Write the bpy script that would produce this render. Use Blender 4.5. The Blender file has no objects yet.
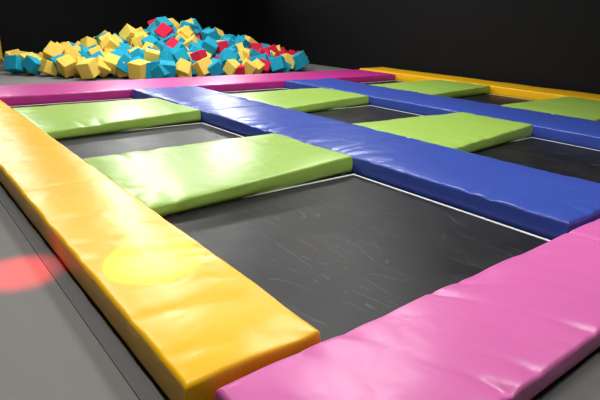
import bpy, bmesh, math, random
from mathutils import Vector, Matrix, noise
random.seed(31)
S=1.25; FZ=0.12
def P(x,y,z=0.0): return Vector((x*S,y*S,(z+FZ)*S))
def PC(x,y,z=0.0):
    # the court narrows slightly towards its far end
    t=max(0.0,min(1.25,(y-1.1)/5.4))
    k=0.34*(1-math.exp(-max(0,x-1.0)/2.0))
    return P(x-k*t,y,z)
scn=bpy.context.scene
try:
    scn.view_settings.view_transform='Standard'
except Exception: pass

# ---------- materials ----------
def new_mat(name):
    m=bpy.data.materials.new(name); m.use_nodes=True
    nt=m.node_tree; b=nt.nodes['Principled BSDF']; return m,nt,b
def srgb(r,g,b):
    f=lambda c:(c/255/12.92) if c/255<=0.04045 else ((c/255+0.055)/1.055)**2.4
    return (f(r),f(g),f(b),1)
def vinyl(name,col,rough=0.34,bump=0.2,scale=6):
    m,nt,b=new_mat(name); N=nt.nodes; L=nt.links
    tc=N.new('ShaderNodeTexCoord')
    n1=N.new('ShaderNodeTexNoise'); n1.inputs['Scale'].default_value=2.0; n1.inputs['Detail'].default_value=3
    L.new(tc.outputs['Object'],n1.inputs['Vector'])
    mix=N.new('ShaderNodeMix'); mix.data_type='RGBA'
    mix.inputs[6].default_value=[c*0.94 for c in col[:3]]+[1]; mix.inputs[7].default_value=[min(1,c*1.05) for c in col[:3]]+[1]
    L.new(n1.outputs['Fac'],mix.inputs[0]); L.new(mix.outputs[2],b.inputs['Base Color'])
    b.inputs['Roughness'].default_value=rough
    b.inputs['Specular IOR Level'].default_value=0.5
    n2=N.new('ShaderNodeTexNoise'); n2.inputs['Scale'].default_value=scale; n2.inputs['Detail'].default_value=1.5; n2.inputs['Distortion'].default_value=0.5
    n3=N.new('ShaderNodeTexNoise'); n3.inputs['Scale'].default_value=420
    L.new(tc.outputs['Object'],n2.inputs['Vector']); L.new(tc.outputs['Object'],n3.inputs['Vector'])
    b1=N.new('ShaderNodeBump'); b1.inputs['Strength'].default_value=bump; b1.inputs['Distance'].default_value=0.03
    b2=N.new('ShaderNodeBump'); b2.inputs['Strength'].default_value=0.06; b2.inputs['Distance'].default_value=0.002
    L.new(n2.outputs['Fac'],b1.inputs['Height']); L.new(n3.outputs['Fac'],b2.inputs['Height'])
    L.new(b1.outputs['Normal'],b2.inputs['Normal']); L.new(b2.outputs['Normal'],b.inputs['Normal'])
    return m
YEL=vinyl('yellow_vinyl',srgb(252,190,12),0.35)
PNK=vinyl('pink_vinyl',srgb(212,104,170),0.34,0.22,7)
PNK2=vinyl('magenta_vinyl',srgb(184,42,134),0.4)
BLU=vinyl('blue_vinyl',srgb(56,79,168),0.33,0.24,6)
GRN=vinyl('green_vinyl',srgb(156,192,84),0.36)

def simple(name,col,rough=0.6,noise_scale=6,amt=0.15,bump=0.1,spec=0.5):
    m,nt,b=new_mat(name); N=nt.nodes; L=nt.links
    tc=N.new('ShaderNodeTexCoord'); n1=N.new('ShaderNodeTexNoise')
    n1.inputs['Scale'].default_value=noise_scale; n1.inputs['Detail'].default_value=6
    L.new(tc.outputs['Object'],n1.inputs['Vector'])
    mix=N.new('ShaderNodeMix'); mix.data_type='RGBA'
    mix.inputs[6].default_value=[c*(1-amt) for c in col[:3]]+[1]; mix.inputs[7].default_value=[min(1,c*(1+amt)) for c in col[:3]]+[1]
    L.new(n1.outputs['Fac'],mix.inputs[0]); L.new(mix.outputs[2],b.inputs['Base Color'])
    b.inputs['Roughness'].default_value=rough; b.inputs['Specular IOR Level'].default_value=spec
    bp=N.new('ShaderNodeBump'); bp.inputs['Strength'].default_value=bump; bp.inputs['Distance'].default_value=0.003
    L.new(n1.outputs['Fac'],bp.inputs['Height']); L.new(bp.outputs['Normal'],b.inputs['Normal'])
    return m
WALL=simple('black_wall_paint',(0.006,0.006,0.0065,1),0.7,3,0.2,spec=0.15)
CEIL=simple('black_ceiling_paint',(0.01,0.01,0.01,1),0.9,3)
FLOOR=simple('grey_carpet_floor',srgb(124,122,118),0.85,260,0.25,0.4,spec=0.2)
RUB_SHADE=simple('dark_grey_rubber_and_shadow',srgb(98,98,97),0.7,120,0.2,0.3,spec=0.3)  # edge strip grey, also used as painted shadow beside the yellow pad
FRAME=simple('black_frame_webbing',(0.008,0.008,0.009,1),0.5,80,0.3)
LINE=simple('light_grey_edge_tape',srgb(215,217,215),0.6,30,0.15)
STEEL=simple('dark_metal',(0.02,0.02,0.022,1),0.4,20,0.2)

def mat_material():
    m,nt,b=new_mat('trampoline_mat_weave'); N=nt.nodes; L=nt.links
    tc=N.new('ShaderNodeTexCoord')
    n1=N.new('ShaderNodeTexNoise'); n1.inputs['Scale'].default_value=2.2; n1.inputs['Detail'].default_value=8; n1.inputs['Roughness'].default_value=0.7
    L.new(tc.outputs['Object'],n1.inputs['Vector'])
    r=N.new('ShaderNodeValToRGB'); r.color_ramp.elements[0].position=0.3; r.color_ramp.elements[0].color=(0.007,0.007,0.008,1)
    r.color_ramp.elements[1].position=0.75; r.color_ramp.elements[1].color=(0.017,0.017,0.018,1)
    L.new(n1.outputs['Fac'],r.inputs['Fac'])
    prev=r.outputs['Color']
    for i,(ang,sc,col,thr,am) in enumerate([(0.3,3,(0.10,0.10,0.10,1),0.006,.4),(1.2,3.5,(0.10,0.10,0.10,1),0.006,.4),(2.2,1.8,(0.22,0.08,0.03,1),0.004,.3),(0.9,1.7,(0.03,0.11,0.2,1),0.004,.3),(1.7,2.4,(0.10,0.10,0.10,1),0.005,.4)]):
        mp=N.new('ShaderNodeMapping'); mp.inputs['Rotation'].default_value=(0,0,ang); mp.inputs['Scale'].default_value=(sc,sc*0.15,1); mp.inputs['Location'].default_value=(i*3.1,i*1.7,0)
        L.new(tc.outputs['Object'],mp.inputs['Vector'])
        n=N.new('ShaderNodeTexNoise'); n.inputs['Scale'].default_value=1.0; n.inputs['Detail'].default_value=0.4
        L.new(mp.outputs['Vector'],n.inputs['Vector'])
        a=N.new('ShaderNodeMath'); a.operation='SUBTRACT'; a.inputs[1].default_value=0.5; L.new(n.outputs['Fac'],a.inputs[0])
        ab=N.new('ShaderNodeMath'); ab.operation='ABSOLUTE'; L.new(a.outputs[0],ab.inputs[0])
        lt=N.new('ShaderNodeMath'); lt.operation='LESS_THAN'; lt.inputs[1].default_value=thr*0.5; L.new(ab.outputs[0],lt.inputs[0])
        n5=N.new('ShaderNodeTexNoise'); n5.inputs['Scale'].default_value=4+i; L.new(tc.outputs['Object'],n5.inputs['Vector'])
        gt=N.new('ShaderNodeMath'); gt.operation='GREATER_THAN'; gt.inputs[1].default_value=0.53; L.new(n5.outputs['Fac'],gt.inputs[0])
        mu=N.new('ShaderNodeMath'); mu.operation='MULTIPLY'; L.new(lt.outputs[0],mu.inputs[0]); L.new(gt.outputs[0],mu.inputs[1])
        m2=N.new('ShaderNodeMath'); m2.operation='MULTIPLY'; m2.inputs[1].default_value=am; L.new(mu.outputs[0],m2.inputs[0])
        mx=N.new('ShaderNodeMix'); mx.data_type='RGBA'; L.new(m2.outputs[0],mx.inputs[0]); L.new(prev,mx.inputs[6]); mx.inputs[7].default_value=col
        prev=mx.outputs[2]
    L.new(prev,b.inputs['Base Color'])
    b.inputs['Specular IOR Level'].default_value=0.28
    rr=N.new('ShaderNodeMapRange'); rr.inputs[1].default_value=0.3; rr.inputs[2].default_value=0.7; rr.inputs[3].default_value=0.38; rr.inputs[4].default_value=0.52
    L.new(n1.outputs['Fac'],rr.inputs[0]); L.new(rr.outputs[0],b.inputs['Roughness'])
    w=N.new('ShaderNodeTexNoise'); w.inputs['Scale'].default_value=150; L.new(tc.outputs['Object'],w.inputs['Vector'])
    bp=N.new('ShaderNodeBump'); bp.inputs['Strength'].default_value=0.4; bp.inputs['Distance'].default_value=0.003
    L.new(w.outputs['Fac'],bp.inputs['Height']); L.new(bp.outputs['Normal'],b.inputs['Normal'])
    return m
MAT=mat_material()

# ---------- helpers ----------
def link(o,parent=None):
    scn.collection.objects.link(o)
    if parent: o.parent=parent
    return o
def empty(name,loc=(0,0,0)):
    e=bpy.data.objects.new(name,None); e.location=loc; scn.collection.objects.link(e); return e
def obj_from(verts,faces,name,mat,smooth=False):
    me=bpy.data.meshes.new(name); me.from_pydata([tuple(v) for v in verts],[],faces); me.update()
    me.materials.append(mat)
    if smooth:
        for p in me.polygons: p.use_smooth=True
    return bpy.data.objects.new(name,me)
BF=[(0,2,3,1),(4,5,7,6),(0,1,5,4),(2,6,7,3),(0,4,6,2),(1,3,7,5)]
def box(name,x0,x1,y0,y1,z0,z1,mat,parent=None,bev=0.0,PP=P):
    v=[PP(x,y,z) for z in (z0,z1) for y in (y0,y1) for x in (x0,x1)]
    o=obj_from(v,BF,name,mat)
    if bev:
        m=o.modifiers.new('bev','BEVEL'); m.width=bev; m.segments=2
    return link(o,parent)

def axis_samples(L,r,step):
    s=[0.0]
    for k in range(1,6): s.append(r*(1-math.cos(math.pi/2*k/5)))
    n=max(2,int((L-2*r)/step))
    for k in range(1,n): s.append(r+(L-2*r)*k/n)
    for k in range(5,-1,-1): s.append(L-r*(1-math.cos(math.pi/2*k/5)))
    return s
def pad(name,quad,ztop,zbot,mat,parent=None,r=0.016,puff=0.009,wr=0.006,step=0.035,seams=(),seed=0,freq=7.0,crease=0.004,skew=0.0):
    """quad: NL,NR,FR,FL (x,y); ztop: 4 heights. padded vinyl mat with rounded edges, creases, stitched seams"""
    NL,NR,FR,FL=[Vector((a[0],a[1],0)) for a in quad]
    W=((NR-NL).length+(FR-FL).length)/2; Ln=((FL-NL).length+(FR-NR).length)/2
    us=axis_samples(W,r,step); vs=axis_samples(Ln,r,step)
    verts=[];idx={}
    def pos(s,t):
        u=s/W; v=t/Ln
        p=(NL*(1-u)+NR*u)*(1-v)+(FL*(1-u)+FR*u)*v
        z=(ztop[0]*(1-u)+ztop[1]*u)*(1-v)+(ztop[3]*(1-u)+ztop[2]*u)*v
        return p,z
    long_v = Ln>=W
    def rz(q):
        if q>=r: return 0.0
        return r-math.sqrt(max(0,r*r-(r-q)**2))
    for j,t in enumerate(vs):
        for i,s in enumerate(us):
            p,z=pos(s,t)
            dx=min(s,W-s); dy=min(t,Ln-t); d=min(dx,dy)
            drop=min(math.hypot(rz(dx),rz(dy)),r*1.25)
            z-=drop
            z+=puff*(1-math.exp(-d/0.10))
            q=Vector((p.x*1.7+seed,p.y*1.7,seed*1.3))
            z+=wr*0.7*noise.noise(q*1.6)
            ex=math.exp(-dx/0.11); ey=math.exp(-dy/0.11)
            fx=math.exp(-dx/0.16)*min(1,.25+dx/0.03); fy=math.exp(-dy/0.16)*min(1,.25+dy/0.03)
            g1=noise.noise(Vector((p.y*freq,p.x*1.2,seed+3.0))); g2=noise.noise(Vector((p.x*freq,p.y*1.2,seed+9.0)))
            z+=wr*0.5*(g1*ex+g2*ey)
            a1=(p.y+skew*p.x); a2=(p.x+skew*p.y)
            c1=(1-min(1,abs(noise.noise(Vector((a1*4.3,p.x*1.0,seed+21.0))))*3.2))**2
            c2=(1-min(1,abs(noise.noise(Vector((a2*4.3,p.y*1.0,seed+31.0))))*3.2))**2
            m1=min(1.3,max(0,noise.noise(Vector((p.x*2,p.y*2,seed+41.0)))+0.25)*2.2)
            z-=crease*m1*(c1*fx+c2*fy)
            for sv in seams:
                c=(t if long_v else s)/(Ln if long_v else W)
                dd=abs(c-sv)*(Ln if long_v else W)
                z-=0.011*math.exp(-(dd/0.014)**2)
            idx[(i,j)]=len(verts); verts.append([p.x,p.y,z])
    nx=len(us)-1; ny=len(vs)-1
    faces=[(idx[(i,j)],idx[(i+1,j)],idx[(i+1,j+1)],idx[(i,j+1)]) for j in range(ny) for i in range(nx)]
    ring=[(i,0) for i in range(nx)]+[(nx,j) for j in range(ny)]+[(i,ny) for i in range(nx,0,-1)]+[(0,j) for j in range(ny,0,-1)]
    prev=[idx[k] for k in ring]
    nr=4
    for k in range(1,nr+1):
        cur=[]
        f=k/nr
        for a in ring:
            v=verts[idx[a]]
            z=v[2]*(1-f)+zbot*f
            i,j=a
            ox=-1 if i==0 else (1 if i==nx else 0); oy=-1 if j==0 else (1 if j==ny else 0)
            off=0.003*math.sin(math.pi*f)+0.006*noise.noise(Vector((v[0]*6,v[1]*6,f*2+seed)))*math.sin(math.pi*f)
            if f==1: off=-0.008
            cur.append(len(verts)); verts.append([v[0]+ox*off,v[1]+oy*off,z])
        n=len(ring)
        for q in range(n):
            faces.append((prev[q],cur[q],cur[(q+1)%n],prev[(q+1)%n]))
        prev=cur
    faces.append(tuple(reversed(prev)))
    vv=[PC(*v) for v in verts]
    o=obj_from(vv,faces,name,mat,True)
    o.data.polygons[len(faces)-1].use_smooth=False
    return link(o,parent)
def rect(x0,x1,y0,y1): return [(x0,y0),(x1,y0),(x1,y1),(x0,y1)]

# ---------- room ----------
XL,XR,YN,YF=-3.0,8.95,-3.0,12.9
HT=3.4
box('floor',XL,XR,YN,YF,-FZ-0.08,-FZ,FLOOR)
box('wall_back',XL-0.1,XR+0.1,YF,YF+0.1,-FZ-0.08,HT,WALL)
v=[P(x,y,z) for z in (-FZ-0.08,HT) for (x,y) in ((8.95,YN),(9.05,YN),(7.85,YF),(7.95,YF))]
link(obj_from(v,BF,'wall_right',WALL))
box('wall_left',XL-0.1,XL,YN,YF,-FZ-0.08,HT,WALL)
box('wall_front',XL-0.1,XR+0.1,YN-0.1,YN,-FZ-0.08,HT,WALL)
box('ceiling',XL-0.1,XR+0.1,YN-0.1,YF+0.1,HT,HT+0.1,CEIL)
box('baseboard_back',XL,7.85,YF-0.02,YF,-FZ,-FZ+0.08,STEEL)
box('pad_shadow_strip',0.455,0.508,0.45,7.5,-FZ,-FZ+0.006,RUB_SHADE)  # dark strip standing in for the shadow along the yellow pad
box('trim_2',0.455,8.4,0.44,0.56,-FZ,-FZ+0.006,RUB_SHADE)

post=simple('yellow_painted_post',srgb(225,190,40),0.5)
box('yellow_post',1.98,2.13,12.4,12.55,-FZ,1.6,post,bev=0.02)

# ---------- trampolines ----------
cols=[(1.02,2.70),(3.63,5.19),(6.13,7.78)]
rows=[(1.105,2.66),(3.6,4.8),(5.8,6.55)]
BED=-0.092
for ci,(x0,x1) in enumerate(cols):
    for ri,(y0,y1) in enumerate(rows):
        e=empty('trampoline',(0,0,0))
        box('frame',x0,x1,y0,y1,-FZ+0.001,BED-0.006,FRAME,e,PP=PC)
        ins=0.05
        box('mat',x0+ins,x1-ins,y0+0.03,y1-ins,BED-0.006,BED,MAT,e,PP=PC)
        w=0.02
        X0,X1,Y0,Y1=x0+ins-w,x1-ins+w,y0+0.03-w,y1-ins+w
        v=[];fc=[]
        for (p,q,s,t) in [(X0,X1,Y0,Y0+w),(X0,X1,Y1-w,Y1),(X0,X0+w,Y0+w,Y1-w),(X1-w,X1,Y0+w,Y1-w)]:
            n=len(v)
            v+= [PC(xx,yy,zz) for zz in (BED-0.005,BED+0.002) for yy in (s,t) for xx in (p,q)]
            fc+=[tuple(n+k for k in q4) for q4 in BF]
        link(obj_from(v,fc,'edge_tape',LINE),e)

pad('yellow_border_pad',rect(0.52,1.01,1.115,6.54),(0.02,)*4,-FZ,YEL,seams=(0.36,0.72),seed=1,puff=0.012,wr=0.006,step=0.022,crease=0.012,skew=0.3)
pad('pink_border_pad',rect(0.6,3.9,0.57,1.09),(-0.004,)*4,-0.095,PNK,seams=(0.62,),seed=2,puff=0.014,wr=0.009,step=0.013,freq=6,crease=0.022,skew=0.5)
pad('pink_border_pad',rect(3.92,8.4,0.57,1.09),(0.0,)*4,-0.095,PNK,seams=(0.5,),seed=5,puff=0.014,wr=0.01,step=0.045)
box('pad_base',0.65,8.35,0.62,1.08,-FZ,-0.096,FRAME)
pad('magenta_border_pad',rect(0.3,7.75,6.57,7.5),(0.01,)*4,-FZ,PNK2,seams=(0.25,0.5,0.75),seed=3,step=0.06)
pad('yellow_border_pad',rect(7.8,8.45,1.11,7.5),(0.03,)*4,-FZ,YEL,seams=(0.33,0.66),seed=4,step=0.06)
pad('blue_divider_pad',rect(2.71,3.615,1.115,6.54),(0.02,)*4,-FZ,BLU,seams=(0.33,0.67),seed=6,puff=0.014,wr=0.008,step=0.02,crease=0.018,skew=0.3)
pad('blue_divider_pad',rect(5.205,6.115,1.115,6.54),(0.02,)*4,-FZ,BLU,seams=(0.33,0.67),seed=8,puff=0.014,wr=0.008,step=0.04,crease=0.012)
GZ=-0.088
g=[([(1.025,2.56),(2.68,2.66),(2.69,3.60),(1.025,3.68)],(-0.012,0.035,0.025,0.0)),
   ([(1.025,4.66),(2.69,4.84),(2.69,5.84),(1.025,5.88)],(-0.01,0.03,0.01,0.0)),
   ([(3.64,2.50),(5.17,2.64),(5.18,3.46),(3.64,3.64)],(0.0,0.035,0.03,0.01)),
   ([(3.64,4.66),(5.17,4.82),(5.17,5.72),(3.64,5.82)],(0.0,0.03,0.02,0.0)),
   ([(6.14,2.50),(7.77,2.60),(7.77,3.52),(6.14,3.62)],(0.0,0.03,0.03,0.01)),
   ([(6.14,4.62),(7.77,4.72),(7.77,5.68),(6.14,5.78)],(0.0,0.03,0.02,0.0))]
for k,(q,z) in enumerate(g):
    pad('green_landing_pad',q,z,GZ,GRN,seed=11+k*3,puff=0.009,wr=0.006,step=0.022 if k<3 else 0.05,r=0.015,crease=0.010)

# ---------- foam cubes ----------
fm=[simple('foam_turquoise',srgb(30,156,186),0.9,40,0.1,0.3,0.2),simple('foam_yellow',srgb(236,204,92),0.9,40,0.1,0.3,0.2),
    simple('foam_red',srgb(205,35,70),0.9,40,0.1,0.3,0.2)]
def hgt(x,y):
    cx,cy=4.75,9.9
    dx=(x-cx)/(2.9 if x<cx else 2.7); dy=(y-cy)/(1.95 if y<cy else 1.8)
    d=math.sqrt(dx*dx+dy*dy)*(1+0.08*noise.noise(Vector((x*1.3,y*1.3,0))))
    if d>=1: return 0
    return 0.70*(1-d**0.95)+0.05
me=bpy.data.meshes.new('foam_cube_pile'); bm=bmesh.new()
sp=0.24
for k in range(5):
    zc=-FZ+0.12+k*0.155
    y=7.98
    while y<11.9:
        x=1.8+random.uniform(0,sp)
        while x<7.6:
            px=x+random.uniform(-.12,.12); py=max(7.88,y+random.uniform(-.13,.13))
            h=hgt(px,py)
            if h> (k*0.155+0.02) and h<k*0.155+0.5 and random.random()<0.92:
                a=random.uniform(0.20,0.26)
                tilt=1.1 if k else 0.6
                R=Matrix.Rotation(random.uniform(0,6.28),4,'Z')@Matrix.Rotation(random.uniform(-tilt,tilt),4,'X')@Matrix.Rotation(random.uniform(-tilt,tilt),4,'Y')@Matrix.Diagonal((1,random.uniform(.9,1.1),random.uniform(.88,1.1),1))
                ext=a/2*sum(abs(R[2][q]) for q in range(3))
                pz=max(zc+random.uniform(-.05,.07),-FZ+ext) if k else -FZ+ext
                r=bmesh.ops.create_cube(bm,size=a*S,matrix=Matrix.Translation(P(px,py,pz))@R)
                n=(px-1.8)/5.4
                wts=[0.78,0.20,0.20]
                if n<0.42: wts=[0.33,0.68,0.07]
                if n<0.50 and py<8.9: wts=[0.85,0.36,0.03]
                if n>0.78: wts=[0.45,0.20,0.50]
                c=random.choices([0,1,2],wts)[0]
                for f in {f for v in r['verts'] for f in v.link_faces}: f.material_index=c
            x+=sp
        y+=sp
bm.to_mesh(me); bm.free()
for m in fm: me.materials.append(m)
o=bpy.data.objects.new('foam_cube_pile',me); link(o)
bv=o.modifiers.new('bev','BEVEL'); bv.width=0.016; bv.segments=3

# ---------- lights ----------
def ceiling_light(x,y,w,l,power,col=(1,0.985,0.96)):
    e=empty('ceiling_light')
    box('housing',x-w/2-.03,x+w/2+.03,y-l/2-.03,y+l/2+.03,HT-0.1,HT-0.01,STEEL,e)
    ld=bpy.data.lights.new('panel','AREA'); ld.shape='RECTANGLE'; ld.size=w*S; ld.size_y=l*S; ld.energy=power; ld.color=col
    lo=bpy.data.objects.new('panel',ld); lo.location=P(x,y,HT-0.12); link(lo,e)
ceiling_light(0.6,1.6,0.4,1.2,125)
ceiling_light(3.8,3.6,0.4,1.2,140)
ceiling_light(1.0,6.0,0.4,1.2,105)
ceiling_light(5.8,6.2,0.4,1.2,120)
ceiling_light(3.4,8.2,0.4,1.2,205)
ceiling_light(3.4,0.4,0.4,1.2,120)
def sheen_lamp(x,y,z,tgt,w,h,power):  # added lamps with housings, above the view, to put sheen on the pads
    e=empty('added_sheen_light')
    s=P(x,y,z); d=(P(*tgt)-s); rot=d.to_track_quat('-Z','Y')
    ld=bpy.data.lights.new('lamp','AREA'); ld.shape='RECTANGLE'; ld.size=w*S; ld.size_y=h*S; ld.energy=power; ld.spread=math.radians(120)
    lo=bpy.data.objects.new('lamp',ld); lo.location=s; lo.rotation_euler=rot.to_euler(); link(lo,e)
    me=bpy.data.meshes.new('housing'); bm=bmesh.new()
    bmesh.ops.create_cube(bm,size=1,matrix=Matrix.Translation(s-d.normalized()*0.08)@rot.to_matrix().to_4x4()@Matrix.Diagonal((w*S+.08,h*S+.08,0.1,1)))
    bm.to_mesh(me); bm.free(); me.materials.append(STEEL); link(bpy.data.objects.new('housing',me),e)
sheen_lamp(1.6,12.4,2.9,(2,3,0),0.8,0.4,38)
sheen_lamp(4.6,12.4,2.9,(3.5,3,0),0.8,0.4,52)
sheen_lamp(7.2,12.3,2.9,(4,3,0),0.8,0.4,65)
def spot(name,src,tgt,rad,power,col,blend=0.6):
    e=empty(name)
    s=P(*src); t=P(*tgt); d=t-s
    ld=bpy.data.lights.new('beam','SPOT'); ld.energy=power; ld.color=col; ld.spot_blend=blend
    ld.spot_size=2*math.atan(rad*S/d.length); ld.shadow_soft_size=0.03
    lo=bpy.data.objects.new('beam',ld); lo.location=s; lo.rotation_euler=d.to_track_quat('-Z','Y').to_euler(); link(lo,e)
    me=bpy.data.meshes.new('can'); bm=bmesh.new()
    dn=d.normalized()
    bmesh.ops.create_cone(bm,cap_ends=False,segments=24,radius1=0.09,radius2=0.07,depth=0.25,matrix=Matrix.Translation(s-dn*0.08)@d.to_track_quat('-Z','Y').to_matrix().to_4x4())
    bm.to_mesh(me); bm.free(); me.materials.append(STEEL)
    link(bpy.data.objects.new('can',me),e)
    box('yoke',src[0]-.02,src[0]+.02,src[1]-.02,src[1]+.02,src[2]+0.1,HT,STEEL,e)
spot('stage_spotlight',(0.0,2.9,2.9),(0.345,2.37,-FZ),0.21,2600,(1,0.03,0.04),0.9)
spot('stage_spotlight',(1.6,2.6,2.9),(0.765,1.88,0.02),0.20,6500,(1,0.97,0.0),1.0)
spot('stage_spotlight',(4.2,5.0,2.9),(3.0,7.1,0.02),0.6,600,(0.75,0.1,1.0),0.9)

w=bpy.data.worlds.new('World'); scn.world=w; w.use_nodes=True
w.node_tree.nodes['Background'].inputs[0].default_value=(0.03,0.03,0.035,1)

# ---------- camera ----------
cd=bpy.data.cameras.new('camera'); cam=bpy.data.objects.new('camera',cd); scn.collection.objects.link(cam)
f=528.0
d1=Vector((-445,205,-f)).normalized(); d2=Vector((700,160,-f)).normalized()
Y=d1; X=(d2-d2.dot(Y)*Y).normalized(); Z=X.cross(Y)
M=Matrix((X,Y,Z)).to_4x4(); M.translation=P(0,0,1)
cam.matrix_world=M
cd.lens=f/600*36; cd.sensor_width=36; cd.clip_start=0.02
scn.camera=cam
